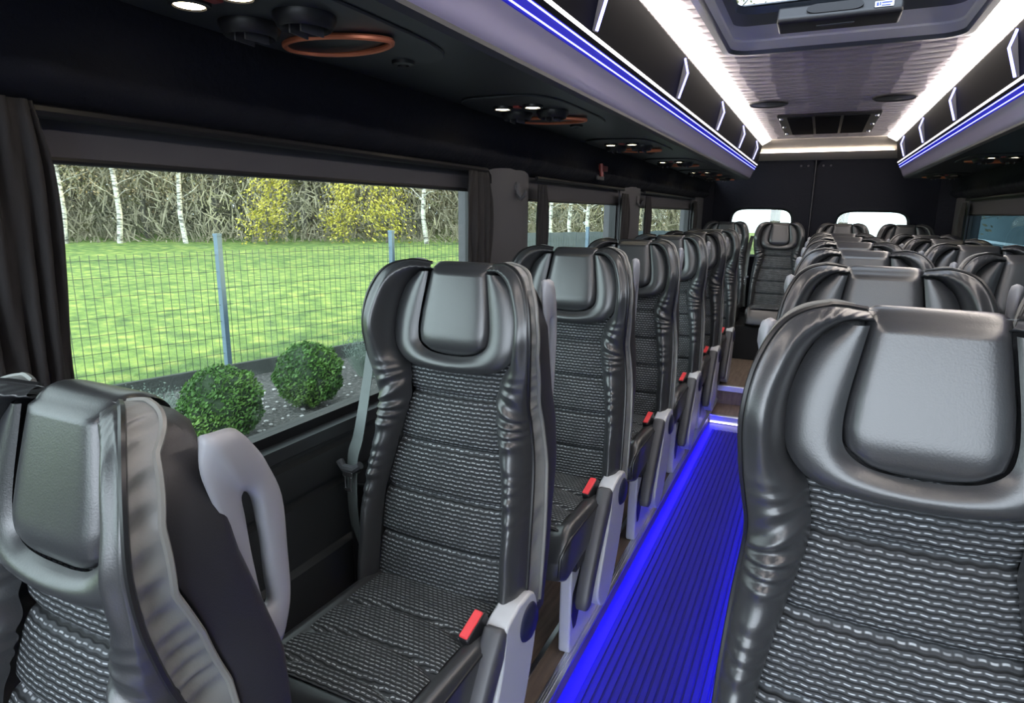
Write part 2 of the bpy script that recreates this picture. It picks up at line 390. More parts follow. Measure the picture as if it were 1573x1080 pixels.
e = MB(); e.extrude([(XL-.05, YR-.10), (XL+.03, YR-.10), (-.96, YR-.02), (-.96, YR+.06), (XL-.05, YR+.06)], 'z', -.1, 1.80)
e.extrude([(XR+.05, YR-.10), (XR-.03, YR-.10), (.89, YR-.02), (.89, YR+.06), (XR+.05, YR+.06)], 'z', -.1, 1.80)
struct(e.build('wall_rear_corners', M['wall'], smooth=False))
struct(MB().box(XL-.1, XR+.1, YR+.061, YR+.10, 1.36, ZC+.06).build('wall_rear', M['black'], smooth=False))
# black carpeted box that carries the rear seats
struct(MB().box(XL+.06, XR-.06, 5.60, YR-.12, ZP-.002, .372).build('floor_rear_box', M['carpet'], smooth=False, bevel=.01))

# ================================================================ SEATS
def yb(z): return .19*(z-.43) - .010*math.exp(-((z-.60)/.13)**2)
IC = [(.066, 1.166), (.104, 1.163), (.136, 1.133), (.154, 1.087), (.159, 1.040), (.152, .988), (.128, .952), (.119, .925), (.115, .870), (.135, .770), (.157, .65), (.162, .53), (.164, .40)]
OC = [(.078, 1.181), (.126, 1.187), (.171, 1.169), (.199, 1.118), (.210, 1.050), (.207, .985), (.200, .930), (.194, .885), (.195, .840), (.203, .76), (.210, .65), (.213, .53), (.213, .40)]
HH = [.030, .060, .080, .092, .094, .078, .062, .052, .048, .046, .045, .044, .043]
FE = [.012, .042, .070, .084, .082, .062, .036, .012, -.010, -.026, -.032, -.034, -.034]       # how far forward the front piping runs
NB = 240
icv, ocv = catmull(IC, NB), catmull(OC, NB)
hcv = [float(h[0]) for h in catmull([(h, 0) for h in HH], NB)]; fcv = [float(h[0]) for h in catmull([(h, 0) for h in FE], NB)]
GB = [(.40, .120), (.60, .120), (.73, .105), (.84, .070), (.93, .020), (1.0, -.026), (1.08, -.046), (1.15, -.042), (1.19, -.006)]
def gback(z): return interp(z, GB)
SB = [(.38, .20), (.50, .215), (.70, .212), (.82, .180), (.90, .140), (1.0, .085), (1.08, .052), (1.17, .030)]
def shback(z): return interp(z, SB)
WFP = [(.38, .164), (.53, .162), (.65, .157), (.77, .135), (.87, .115), (.925, .120), (1.0, .14)]
SEAMS = [.535, .650, .765, .880]
def bolster(sx):
    m = MB(); P = []; arc = 0
    for k in range(NB):
        (xi, zi), (xo, zo) = icv[k], ocv[k]
        if k: arc += math.hypot(*(np.array(icv[k]+ocv[k])/2-np.array(icv[k-1]+ocv[k-1])/2)) if False else .5*(np.linalg.norm(icv[k]-icv[k-1])+np.linalg.norm(ocv[k]-ocv[k-1]))
        zm = (zi+zo)/2; row = []
        wr = math.exp(-((zm-.80)/.155)**4)                                # pleated part
        wt = math.exp(-((k/NB-.02)/.10)**2)*.5                           # gathers at the top
        ns = 22
        for q in range(ns):
            s = q/(ns-1); x = xi+(xo-xi)*s; z = zi+(zo-zi)*s
            prof = math.sin(math.pi*min(.93, s*.93))**.62
            base = s*fcv[k]
            off = base*.6+max(0, hcv[k]-base*.6)*prof if s < .5 else fcv[k]*s+max(0, hcv[k]-fcv[k]*s)*prof
            if q == ns-1: off = fcv[k]-.004
            ph = arc/.0145*math.pi*.5 + 1.3*s*(1+.5*math.sin(arc*33)) + 1.0*math.sin(arc*57+s*2.2)
            pl = 1-abs(math.sin(ph))**1.6
            env = math.sin(math.pi*(.10+.84*s))**.5
            off += .013*wr*(pl-.45)*env*(.65+.35*math.sin(arc*31+1.7))
            off -= .004*wt*abs(math.sin(s*11+k*.5))
            off += .0012*math.sin(arc*55+s*4)*env
            row.append((sx*x, yb(z)-off, z))
        P.append(row)
    m.grid(P); return m
def gusset(sx):
    m = MB(); P = []
    for k in range(NB):
        (xo, zo) = ocv[k]; y0 = yb(zo)-fcv[k]; y1 = yb(zo)+gback(zo); row = []
        for q in range(7):
            s = q/6; dip = .009*math.sin(math.pi*s)**.7*(1+.35*math.sin(k*.55+s*2)+.25*math.sin(k*.21))
            row.append((sx*(xo-dip), y0+(y1-y0)*s, zo))
        P.append(row)
    m.grid(P); return m
def piping(sx, back):
    pts = []
    for k in range(6 if back else 0, NB, 2):
        xo, zo = ocv[k]; pts.append((sx*(xo+.001), yb(zo)+(gback(zo) if back else -fcv[k]), zo+(.001 if k < 20 else 0)))
    return MB().tube(pts, .0042, 6)
PI_ = [(.078, 1.165), (.085, 1.125), (.093, 1.075), (.096, 1.035), (.090, 1.006), (.066, .988), (.034, .981), (0, .979)]
UO = [(.106, 1.163), (.137, 1.133), (.156, 1.085), (.161, 1.035), (.153, .990), (.120, .957), (.062, .943), (0, .940)]
def headroll():
    N = 36; a, b = catmull(PI_, N), catmull(UO, N)
    a = a+[(-p[0], p[1]) for p in a[-2::-1]]; b = b+[(-p[0], p[1]) for p in b[-2::-1]]
    m = MB(); P = []; n = len(a)
    for k in range(n):
        row = []; u = min(k, n-1-k)/(N-1)
        for q in range(13):
            s = q/12; x = a[k][0]*.96+(b[k][0]-a[k][0]*.96)*s; z = a[k][1]+(b[k][1]-a[k][1])*s
            off = .010+(.014+.016*u)*math.sin(math.pi*(.06+.90*s))**.5+.018*(1-u)*(1-s*.5)
            row.append((x, yb(z)-off, z))
        P.append(row)
    m.grid(P); return m
def headpanel():
    m = MB(); P = []; uv = []
    pz = sorted((p[1], p[0]) for p in PI_); rows = []
    for i in range(30):
        u = i/29; z = .980+(1.165-.980)*(u**1.4); wd = interp(z, pz)
        if z < .985: wd = max(wd, .0)
        off = .006+.038*math.sqrt(max(0, 1-(1-min(1, max(0, (z-.976)/.055)))**2))*(1-.15*u)
        rows.append((z, wd, yb(z), off))
    for z, wd, y, off in rows:
        row = []
        for j in range(25):
            s = -1+2*j/24; row.append((s*wd, y-off*max(0, 1-abs(s)**9)**.5+.002, z))
        P.append(row)
    zc, yc = 1.150, yb(1.165)
    for i in range(1, 15):                                              # over the top and down behind
        a = math.pi*.12+i/14*math.pi*.95; row = []
        for j in range(25):
            s = -1+2*j/24; e = max(0, 1-abs(s)**9)**.5
            ry, rz = .030+.0*e, .036
            row.append((s*.076, yc+.012-(ry+.012*e)*math.cos(a) if a < math.pi/2 else yc+.012-.045*math.cos(a), zc+(rz-.006*(1-e))*math.sin(a)))
        P.append(row)
    m.grid(P); return m
def fabric_back():
    m = MB(); P = []; uv = []
    for i in range(110):
        z = .385+(.975-.385)*i/109; wd = interp(z, WFP)+.004; row = []; ur = []
        for j in range(31):
            s = -1+2*j/30; zz = z+.012*(1-s*s)*0
            d = min(abs(zz-q) for q in SEAMS); nb = [q for q in SEAMS if q <= zz]
            groove = .013*math.exp(-(d/.0065)**2); pil = .007*min(1, d/.035)**.6
            row.append((s*wd, yb(z)+.012*(abs(s)**3)+groove-pil+.004, z)); ur.append((s*wd, z*1.02))
        P.append(row); uv.append(ur)
    m.grid(P, uv=uv); return m
def shell():
    m = MB(); P = []
    zs = list(np.linspace(.36, 1.10, 30))+[1.125, 1.145, 1.158, 1.166, 1.169]
    wl = [(.36, .205), (.7, .203), (.9, .197), (1.0, .203), (1.05, .203), (1.09, .194), (1.125, .178), (1.145, .164), (1.158, .155), (1.166, .125), (1.169, .02)]
    for z in zs:
        wd = interp(z, wl); y0 = yb(z)+gback(z); y1 = yb(z)+shback(z); row = []
        if z > 1.15: y0, y1 = (y0*.8+y1*.2), (y1*.8+y0*.2)
        if z > 1.168: y0 = y1 = (y0+y1)/2
        ym, d = (y0+y1)/2, (y1-y0)/2
        for k in range(40):
            a = 2*math.pi*k/40; ca, sa = math.cos(a), math.sin(a)
            xx = wd*math.copysign(abs(ca)**.28, ca); yy = ym+d*math.copysign(abs(sa)**(.45 if sa > 0 else .2), sa)
            tt = min(1, max(0, (.985-abs(xx)/max(wd, 1e-4))/.10)); yy += tt*tt*(3-2*tt)*max(0, yb(z)+.036-yy)
            row.append((xx, yy, z))
        P.append(row)
    m.grid(P, cv=True); return m
def handle(sx):
    out = [(.002, 1.158), (.050, 1.152), (.088, 1.122), (.118, 1.090), (.160, 1.030), (.185, .945), (.202, .875), (.200, .835), (.186, .808), (.150, .825), (.125, .88), (.095, .95), (.055, 1.02), (.022, 1.08), (.004, 1.12)]
    inn = [(.078, 1.066), (.092, 1.058), (.108, 1.040), (.120, 1.010), (.134, .970), (.148, .920), (.158, .893), (.158, .884), (.150, .882), (.141, .890), (.130, .915), (.118, .945), (.103, .985), (.088, 1.030), (.078, 1.056)]
    def loop(c, n=64):
        c = c+[c[0]]; L = catmull(c, n+1)[:-1]; return L
    A, B = loop(out), loop(inn); m = MB(); P = []
    for a, b in zip(A, B):
        row = []
        pk = P.__len__()/64; th = .017-.010*(1/(1+math.exp(-(pk-.62)*40)))*(1/(1+math.exp((pk-.97)*60)))
        for q in range(14):
            t = 2*math.pi*q/14; s = .5-.5*math.cos(t); h = th*math.copysign(abs(math.sin(t))**.6, math.sin(t))
            dy = a[0]+(b[0]-a[0])*s; z = a[1]+(b[1]-a[1])*s
            row.append((sx*(.197-.22*max(0, dy-.03)+h*.8), .19*(z-.43)+dy*.98, z))
        P.append(row)
    m.grid(P, cu=True, cv=True); return m
def cushion_z(x, y):
    return .432+.018*min(1, max(0, (-y)/.35))-.05*max(0, (-y-.33)/.08)**2
def cushion_fabric():
    m = MB(); P = []; uv = []
    for i in range(60):
        y = .03-.40*i/59; row = []; ur = []
        for j in range(31):
            s = -1+2*j/30; x = s*.156
            sm = [-.12, -.235, -.335]; d = min(abs(y-.05*(1-s*s)*0.7+.02-q) for q in sm)
            row.append((x, y, cushion_z(x, y)+.004-.010*math.exp(-(d/.0065)**2)+.006*min(1, d/.04)**.6-.006*abs(s)**4)); ur.append((x, y))
        P.append(row); uv.append(ur)
    m.grid(P, uv=uv); return m
def cushion_body():
    m = MB(); P = []
    ys = np.linspace(.06, -.415, 30)
    for y in ys:
        row = []; top = cushion_z(0, y)+.010; bot = .315-.03*max(0, (-y-.1)/.3)
        e = 1
        if y < -.37: t = (-y-.37)/.045; e = math.sqrt(max(0, 1-t*t)); 
        zm, hz = (top+bot)/2, (top-bot)/2*max(.55, e); wd = .196*(.94+.06*e)
        for k in range(48):
            a = 2*math.pi*k/48; ca, sa = math.cos(a), math.sin(a)
            x = wd*math.copysign(abs(ca)**.25, ca); z = zm+hz*math.copysign(abs(sa)**.3, sa)
            if sa > 0 and abs(x) < .168: z -= .014*min(1, (.168-abs(x))/.02)
            row.append((x, y, z))
        P.append(row)
    o = len(m.v); m.grid(P, cv=True); m.f.append(tuple(o+29*48+k for k in range(48))); m.f.append(tuple(o+k for k in range(48))[::-1]); return m
def cushion_piping(sx):
    pts = [(sx*.194, y, .425-.0*y) for y in np.linspace(.02, -.37, 14)]+[(sx*.190, -.40, .41), (sx*.183, -.417, .385), (sx*.181, -.419, .33)]
    return MB().tube(pts, .004, 6)
def armrest(sx):
    # grey body: rounded plate behind and under the pad; black pad folded down along its front edge
    b = MB(); body = [(-.03, .480), (.040, .474), (.068, .43), (.066, .375), (.045, .30), (.0, .20), (-.06, .115), (-.12, .085), (-.17, .11), (-.20, .17), (-.16, .27), (-.115, .36), (-.100, .42), (-.090, .462)]
    body = [tuple(p) for p in catmull(body+[body[0]], 57)[:-1]]
    b.extrude(body, 'x', sx*.179, sx*.229)
    pc = catmull([(-.080, .452), (-.105, .424), (-.148, .368), (-.198, .295), (-.245, .220), (-.276, .152)], 24)
    p = MB(); P = []
    for i, (y, z) in enumerate(pc):
        u = i/23; t = np.array(pc[min(i+1, 23)])-np.array(pc[max(i-1, 0)]); t /= np.linalg.norm(t); nrm = (-t[1], t[0])
        wy = (.030-.006*u)*(1 if 0 < i < 23 else .75); wx = (.025-.004*u)*(1 if 0 < i < 23 else .75); row = []
        for k in range(20):
            a = 2*math.pi*k/20; ca, sa = math.cos(a), math.sin(a)
            row.append((sx*(.204+wx*math.copysign(abs(ca)**.4, ca)), y-nrm[0]*wy*.6*0+nrm[0]*wy*math.copysign(abs(sa)**.5, sa), z+nrm[1]*wy*math.copysign(abs(sa)**.5, sa)))
        P.append(row)
    o = len(p.v); p.grid(P, cv=True); p.f.append(tuple(o+k for k in range(20))[::-1]); p.f.append(tuple(o+23*20+k for k in range(20)))
    d = MB(); d.lathe([(0, sx*.012), (.036, sx*.010), (.043, sx*.004), (.045, 0)], (sx*.2275, .018, .412), 'x', 28)
    return b, p, d
def pedestal(sx):
    # cast side leg with a long slot, and a foot on the rail
    m = MB(); x0, x1 = sx*.140, sx*.176
    out = [(-.30, .30), (-.30, .012), (-.29, 0), (.03, 0), (.035, .015), (-.005, .05), (-.02, .10), (0, .20), (.03, .30)]
    m.extrude(out, 'x', x0, x1); return m
SEAT_W = .228
def make_seat(sx=1, belt=True):
    """sx=+1: aisle on the +x side"""
    t = empty('passenger_seat')
    fabric_back().build('backrest', M['fabric'], t, angle=180)
    for q in (-1, 1):
        b = bolster(q).build('side_bolster', M['leather'], t, angle=180)
        piping(q, False).build('piping', M['piping'], b)
        g = gusset(q).build('side_gusset', M['gusset'], t, angle=180)
        piping(q, True).build('piping', M['piping_light'], g)
    hr = headpanel().build('headrest', M['leather'], t, angle=180)
    headroll().build('headrest_roll', M['leather'], hr, angle=180)
    shell().build('back_shell', M['shell'], t, angle=60)
    h = handle(sx).build('grab_handle', M['grey'], t, angle=180); h['label'] = 'grey grab handle'
    sc_ = cushion_body().build('seat_cushion', M['leather'], t, angle=50)
    cushion_fabric().build('cushion_cover', M['fabric'], sc_, angle=180)
    for q in (-1, 1): cushion_piping(q).build('cushion_piping', M['piping'], sc_)
    b, p, d = armrest(sx)
    ar = b.build('armrest', M['lightgrey'], t, bevel=.006, seg=3); ar['label'] = 'grey and black armrest folded down'
    p.build('armrest_pad', M['darkgrey'], ar, angle=50); d.build('pivot_cap', M['disc'], ar)
    bk = MB(); bk.box(-.013, .013, -.045, .028, -.05, .036); bo = bk.build('belt_buckle', M['black'], t, bevel=.004)
    bo.location = (sx*.165, -.095, .445); bo.rotation_euler = (math.radians(28), 0, sx*math.radians(-8))
    rb = MB(); rb.box(-.0105, .0105, -.042, .022, .034, .041); rb.build('release_button', M['red'], bo, bevel=.003); bo['label'] = 'black belt buckle with red button'
    pd = pedestal(sx).build('pedestal', M['lightgrey'], t, bevel=.006); pd['label'] = 'silver grey leg on the aisle side'
    sl = MB(); sl.extrude([(-.285, .20), (-.290, .13), (-.270, .075), (-.250, .075), (-.205, .14), (-.15, .22), (-.20, .28)], 'x', sx*.1755, sx*.1775); sl.build('slot', M['black'], pd, smooth=False)
    MB().box(-sx*.21, -sx*.17, -.30, .03, 0, .30).build('inner_leg', M['darkgrey'], t, smooth=False, bevel=.005)
    MB().box(-.19, .19, -.30, .10, .28, .33).build('seat_frame', M['black'], t, smooth=False, bevel=.005)
    # belt on the window side, hanging from the shoulder with its tongue, dark anchor bracket below
    if not belt: return t
    xs = -sx
    bl = MB(); path = [(xs*.235, .120, 1.06), (xs*.246, .115, 1.00), (xs*.262, .105, .88), (xs*.268, .072, .75), (xs*.268, .045, .69), (xs*.268, .040, .55), (xs*.262, .06, .40)]
    path = catmull(path, 30); wds = [interp(i/29, [(0, .018), (.35, .022), (.6, .026), (1, .026)]) for i in range(30)]
    P = [[(p[0]+xs*a*wds[i]*.92, p[1]+a*wds[i]*.4+b, p[2]) for a, b in ((-1, .001), (1, .001), (1, -.001), (-1, -.001))] for i, p in enumerate(path)]
    bl.grid(P, cv=True); be = bl.build('seat_belt', M['belt'], t, angle=60)
    tg = MB(); tg.tube([(xs*.232, .030, .690), (xs*.250, .028, .676), (xs*.285, .030, .674), (xs*.300, .034, .688)], .010, 8); tg.build('tongue_cover', M['darkgrey'], be)
    tn = MB(); fx = xs*.268
    for (a0, a1, q0, q1) in ((-.016, .016, .655, .668), (-.012, -.006, .625, .655), (.006, .012, .625, .655), (-.012, .012, .617, .625)): tn.box(fx+a0, fx+a1, .022, .025, q0, q1)
    tn.build('tongue', M['metal'], be, smooth=False, bevel=.001)
    br = MB(); br.extrude([(xs*.225, .63), (xs*.284, .62), (xs*.288, .50), (xs*.285, .33), (xs*.225, .33)], 'y', .050, .066)
    br.build('belt_cover', M['black'], t, bevel=.006)
    return t
seatL = make_seat(1); seatR = make_seat(-1, False); seatW = make_seat(-1)
ordinal = ['nearest', 'second', 'third', 'fourth', 'fifth', 'sixth', 'seventh']
def put(src, loc, label, scale=1, skip=(), first=[]):
    if src not in first and not skip: first.append(src); o = src
    else: o = copy_tree(src, None, skip)
    o.location = loc; o.scale = (scale,)*3
    return tag(o, label, 'seat', 'black leather passenger seats')
labL = ['black leather bus seat beside the largest window, grey fabric cushion wholly in view',
        'single black seat right behind the one beside the largest window, armrest hanging down',
        'third single seat back along the left of the blue aisle, counted from largest window',
        'fourth single seat back along the left of the blue aisle, counted from largest window',
        'fifth single seat along the left of the blue aisle, just before the rear steps',
        'last single seat on the left of the aisle, standing beside the upper step']
for i in range(6): put(seatL, (-.72, 1.120+.75*i, 0), labL[i])
put(seatL, (-.750, .428-.135, -.033), 'near corner seat at lower left with grey loop handle on its back', .95)
labR = ['large black seat at lower right, grey woven backrest filling the corner of the photo',
        'second seat back in the row along the right of the blue aisle',
        'third seat back in the row along the right of the blue aisle',
        'fourth seat back in the row along the right of the blue aisle',
        'fifth seat back in the row along the right of the blue aisle',
        'sixth and furthest seat in the row along the right of the blue aisle']
for i in range(6): put(seatR, (.146, .942-.1425+.75*i, 0), labR[i])
labW = ['', 'window-side seat at the right photo edge, next to the second right aisle seat',
        'window-side seat at right, next to the third seat right of the aisle',
        'window-side seat at right, next to the fourth seat right of the aisle',
        'window-side seat at right, next to the fifth seat right of the aisle',
        'furthest window-side seat at right, in front of the teal window']
NOARM = ('grab_handle', 'armrest', 'pedestal')
for k in ('grab_handle', 'armrest', 'pedestal'):
    for ch in [c for c in seatW.children if c.name.split('.')[0] == k and k == 'armrest']:
        for q in list(ch.children): bpy.data.objects.remove(q)
        bpy.data.objects.remove(ch)
for i in range(1, 6): put(seatW, (.604, .97-.1425+.75*i, 0), labW[i])
labB = ['rear bench seat in the left corner, its headrest against the left rear window',
        'rear bench seat facing straight down the aisle, with horizontal seams in full view',
        'rear bench seat right of the door split, partly hidden by the right aisle row',
        'rear bench seat in the right corner, darkest headrest by the right rear window']
for i, x in enumerate((-.757, -.305, .179, .632)): put(seatL, (x, 6.10-.135, .105), labB[i], .95, skip=('grab_handle', 'armrest', 'pedestal', 'inner_leg', 'belt_cover')+(() if i == 1 else ('seat_belt',)))

# ================================================================ OVERHEAD RACKS
YE0, YE1 = -.7, 6.10
FINS = [.55, 1.58, 2.58, 3.60, 4.60, 5.58]
def rack(side):
    s = 1 if side < 0 else -1
    def X(x): return x if side < 0 else mir(x)
    t = empty('luggage_rack', (X(-.80), 2.6, ZU)); loc = t.location
    def P(pts): return [(X(x)-loc.x, z-loc.z) for x, z in pts]
    a, b = YE0-2.6, YE1-2.6
    body = MB(); body.extrude(P([(-.975, 1.60), (-.612, 1.595), (-.600, 1.602), (-.598, 1.622), (-.62, 1.64), (-.90, 1.64), (-.975, 1.66)]), 'y', a, b)
    body.build('underside', M['under'], t, angle=30)
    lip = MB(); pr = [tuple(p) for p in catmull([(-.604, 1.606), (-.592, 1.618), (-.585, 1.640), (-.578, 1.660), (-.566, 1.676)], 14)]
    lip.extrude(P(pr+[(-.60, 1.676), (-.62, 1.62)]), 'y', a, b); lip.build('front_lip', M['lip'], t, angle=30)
    bd = MB(); bd.extrude(P([(-.566, 1.678), (-.5545, 1.706), (-.575, 1.706), (-.59, 1.678)]), 'y', a, b); bd.build('blue_band', M['led_band'], t, smooth=False)
    for (x, z) in ((-.5650, 1.6835), (-.5575, 1.7015)):
        l = MB(); l.extrude(P([(x-.001, z-.0011), (x+.0030, z-.0011), (x+.0040, z+.0011), (x+.0005, z+.0011)]), 'y', a, b); l.build('blue_light_line', M['led_blue'], t, smooth=False)
    el = MB(); el.extrude(P([(-.549, 1.7175), (-.545, 1.7175), (-.5425, 1.7225), (-.56, 1.7225)]), 'y', a, b); el.build('white_edge_line', M['led_edge'], t, smooth=False)
    bn = MB(); bn.extrude(P([(-.570, 1.706), (-.5545, 1.7065), (-.549, 1.717), (-.560, 1.723), (-.548, 1.723), (-.533, 1.80), (-.520, 1.880), (-.53, 1.890), (-.60, 1.890), (-.60, 1.723)]), 'y', a, b); bn.build('bin_panel', M['bin'], t, angle=20)
    ld = MB(); ld.extrude(P([(-.519, 1.884), (-.458, 1.918), (-.452, 1.927), (-.519, 1.927)]), 'y', a, b); ld.build('ceiling_light_strip', M['led'], t, smooth=False)
    for y in FINS:
        y -= 2.6
        fn = MB(); fn.extrude(P([(-.56, 1.735), (-.536, 1.728), (-.508, 1.815), (-.522, 1.868), (-.56, 1.875)]), 'y', y+.004, y+.016)
        wg = P([(-.60, 1.73), (-.545, 1.73), (-.53, 1.81), (-.60, 1.81)])
        fo = fn.build('divider', M['darkgrey'], t, smooth=False)
        q = [(-.534, 1.728), (-.506, 1.815), (-.520, 1.868)]
        lt = MB(); lt.tube([(X(x)-loc.x, y, z-loc.z) for x, z in q], .0042, 6); lt.build('divider_light', M['led_blue'], fo)
    ec = MB(); ec.extrude(P([(-.975, 1.60), (-.612, 1.595), (-.585, 1.64), (-.55, 1.712), (-.520, 1.884), (-.458, 1.92), (-.46, 1.93), (-1.0, 1.93)]), 'y', b-.002, b+.02); ec.build('end_cap', M['darkgrey'], t, angle=20)
    return t
tag(rack(-1), 'long overhead luggage rack with blue light lines above the left windows', 'luggage rack', 'overhead luggage racks')
tag(rack(1), 'long overhead luggage rack with blue light lines on the right side', 'luggage rack', 'overhead luggage racks')
def console(X, Y, label, sgn=1, vents=True):
    t = empty('reading_light_console', (X, Y, ZU-.003))
    pl = MB(); P = [(.15*math.copysign(abs(math.cos(a))**.5, math.cos(a)), .16+.31*math.copysign(abs(math.sin(a))**.5, math.sin(a))) for a in np.linspace(0, 2*math.pi, 40, endpoint=False)]
    pl.extrude(P, 'z', -.006, .0); pl.build('base_plate', M['under'], t, bevel=.003)
    for q in (-1, 1):
        x = q*.047; l = MB(); l.lathe([(.030, -.004), (.029, -.012), (.023, -.014), (.021, -.010)], (x, 0, 0), 'z', 24)
        lo = l.build('reading_lamp', M['black'], t); MB().lathe([(.0, -.0125), (.021, -.0118), (.022, -.009)], (x, 0, 0), 'z', 24).build('lamp_lens', M['spot'], lo)
        if vents:
            v = MB(); v.lathe([(.048, -.004), (.048, -.012), (.041, -.025), (.038, -.027), (.032, -.022), (.029, -.010), (.0, -.008)], (q*.058, .120, 0), 'z', 28)
            vo = v.build('air_vent', M['black'], t); fb = MB()
            for k in (-1, 1): fb.extrude([(q*.058+k*.011-.0015, .098), (q*.058+k*.011+.0015, .098), (q*.058+k*.016+.0015, .142), (q*.058+k*.016-.0015, .142)], 'z', -.034, -.008)
            fb.build('vent_blade', M['darkgrey'], vo, smooth=False)
    MB().box(-.010, .010, -.012, .012, -.012, -.004).build('call_button', M['hammer'], t, bevel=.002)
    # lens-shaped copper ring around a dark dish
    ring = []
    for k in range(48):
        a = 2*math.pi*k/48; ca, sa = math.cos(a), math.sin(a)
        ring.append((-.0+.112*ca, .265+.060*math.copysign(abs(sa)**1.15, sa)*(1-.15*ca), -.011-.003*ca))
    r_ = MB(); r_.tube(ring, .0055, 8, closed=True); r_.build('copper_ring', M['copper'], t)['label'] = 'copper ring'
    d = MB(); d.grid([[(p[0]*k, .265+(p[1]-.265)*k, -.008-.006*(1-k)) for p in ring] for k in (1, .6, .05)], cv=True); d.build('dish', M['black'], t)
    n = MB(); n.lathe([(.024, -.004), (.022, -.012), (.012, -.014), (.010, -.008), (0, -.007)], (.02, .435, 0), 'z', 20); n.build('speaker_knob', M['black'], t)
    return tag(t, label, 'reading light', 'overhead service consoles')
for Y, lb in ((.70, 'overhead console nearest the camera, with large copper ring and two black vents'),
              (1.72, 'overhead console with copper ring and two lit lamps above the seat by largest window'),
              (2.78, 'third overhead console back under the left rack, two lamps lit'),
              (3.80, 'fourth overhead console back under the left rack, two lamps lit'),
              (4.80, 'fifth overhead console back under the left rack, small in the distance'),
              (5.55, 'last overhead console at the rear end of the left rack')):
    console(-.808, Y, lb, vents=(Y < 1 or Y > 0))
for Y, lb in ((3.95, 'overhead console under the right rack, nearer of the two lit ones'), (5.55, 'overhead console at the rear end of the right rack')):
    console(.778, Y, lb)
# hammer and coat hooks on the left wall
t = empty('emergency_hammer', (-.985, 3.06, 1.50)); MB().tube([(0, 0, .03), (.004, .0, -.03)], .010, 8).build('handle', M['hammer'], t)
MB().box(-.012, .012, -.006, .075, -.004, .022).build('hammer_head', M['hammer'], t, bevel=.003); MB().box(-.02, -.010, -.02, .09, -.045, .045).build('bracket', M['black'], t, smooth=False, bevel=.003)
tag(t, 'small red emergency hammer clipped to the black wall above the windows', 'hammer')
for Y, Z, lb in ((2.185, 1.375, 'grey coat hook on the wide pillar beside the largest window'), (4.02-.1, 1.37, 'grey coat hook on the pillar between the two rear left windows')):
    t = empty('coat_hook', (XL+.034, Y, Z)); MB().tube([(0, 0, .025), (.006, 0, -.01), (.022, 0, -.028), (.036, 0, -.015), (.038, 0, 0)], [.012, .012, .010, .008, .006], 8).build('hook', M['wallgrey'], t)
    MB().lathe([(0, .006), (.018, .005), (.02, 0)], (0, 0, .012), 'x', 16).build('base', M['wallgrey'], t); tag(t, lb, 'coat hook', 'coat hooks on the pillars')

# ================================================================ CEILING FITTINGS
t = empty('roof_hatch', ((HX0+HX1)/2, (HY0+HY1)/2, ZC)); cx, cy = t.location.x, t.location.y
def rrect(hx, hy, r, n=6):
    pts = []
    for k, (sx, sy) in enumerate(((1, 1), (-1, 1), (-1, -1), (1, -1))):
        for i in range(n+1):
            a = math.pi/2*k+math.pi/2*i/n; pts.append((sx*(hx-r)+r*math.cos(a), sy*(hy-r)+r*math.sin(a)))
    return pts
hx, hy = (HX1-HX0)/2, (HY1-HY0)/2
def rr4(x0, x1, y0, y1, r, z): return [((x0+x1)/2+x, (y0+y1)/2+y-cy, z) for x, y in rrect((x1-x0)/2, (y1-y0)/2, r)]
fr = MB(); Y0, Y1 = HY0, HY1
fr.grid([rr4(-hx-.012, hx+.012, Y0-.012, Y1+.012, .08, 0), rr4(-hx-.010, hx+.010, Y0-.01, Y1+.01, .08, -.012), rr4(-hx+.012, hx-.012, Y0+.012, Y1-.012, .075, -.014), rr4(-hx+.020, hx-.020, Y0+.02, Y1-.02, .07, .0)], cv=True)
fr.build('hatch_frame', M['hatch'], t, angle=50)
wl_ = MB(); wl_.grid([rr4(-hx+.020, hx-.020, Y0+.02, Y1-.02, .07, .0), rr4(-hx+.034, hx-.034, Y0+.04, Y1-.10, .06, .012), rr4(-hx+.038, hx-.038, Y0+.045, Y1-.106, .06, .018), rr4(-hx+.058, hx-.058, Y0+.07, Y1-.30, .05, .024)], cv=True)
wl_.build('hatch_well', M['hatchlight'], t, angle=12)
lid = MB(); lid.grid([rr4(-hx+.058, hx-.058, Y0+.07, Y1-.30, .05, .024), rr4(-hx+.061, hx-.061, Y0+.075, Y1-.31, .05, .016), rr4(-hx+.085, hx-.085, Y0+.11, Y1-.44, .06, .018), rr4(-hx+.092, hx-.092, Y0+.12, Y1-.465, .06, .034)], cv=True)
lid.build('lid_rim', M['hatch'], t, angle=25)
g = MB(); g.box(-hx+.07, hx-.07, -hy+.09, hy-.44, .036, .040); g.build('roof_glass', M['hglass'], t, smooth=False)
MB().box(-hx+.03, hx-.03, hy-.44, hy-.005, .046, .050).build('lid_panel', M['hatch'], t, smooth=False)
by = 2.365-cy
hb = MB(); hb.extrude([(by+.020, .022), (by+.002, -.016), (by+.008, -.030), (by+.115, -.034), (by+.130, -.026), (by+.140, .022)], 'x', -.190, .162); hbo = hb.build('handle_box', M['black'], t, bevel=.007, seg=3)
ga = MB(); ga.extrude([(-.075, by+.055), (.035, by+.052), (.025, by+.070), (-.06, by+.072)], 'z', -.036, -.030); ga.build('handle_grip', M['hatch'], hbo, bevel=.002)
rc = MB(); P = [(-.075+.03*math.cos(a), .004+.013*math.sin(a)) for a in np.linspace(math.pi/2, 3*math.pi/2, 9)]+[(.025+.03*math.cos(a), .004+.013*math.sin(a)) for a in np.linspace(-math.pi/2, math.pi/2, 9)]
rc.extrude(P, 'y', by+.002, by+.02); rc.build('finger_recess', M['trim'], hbo)
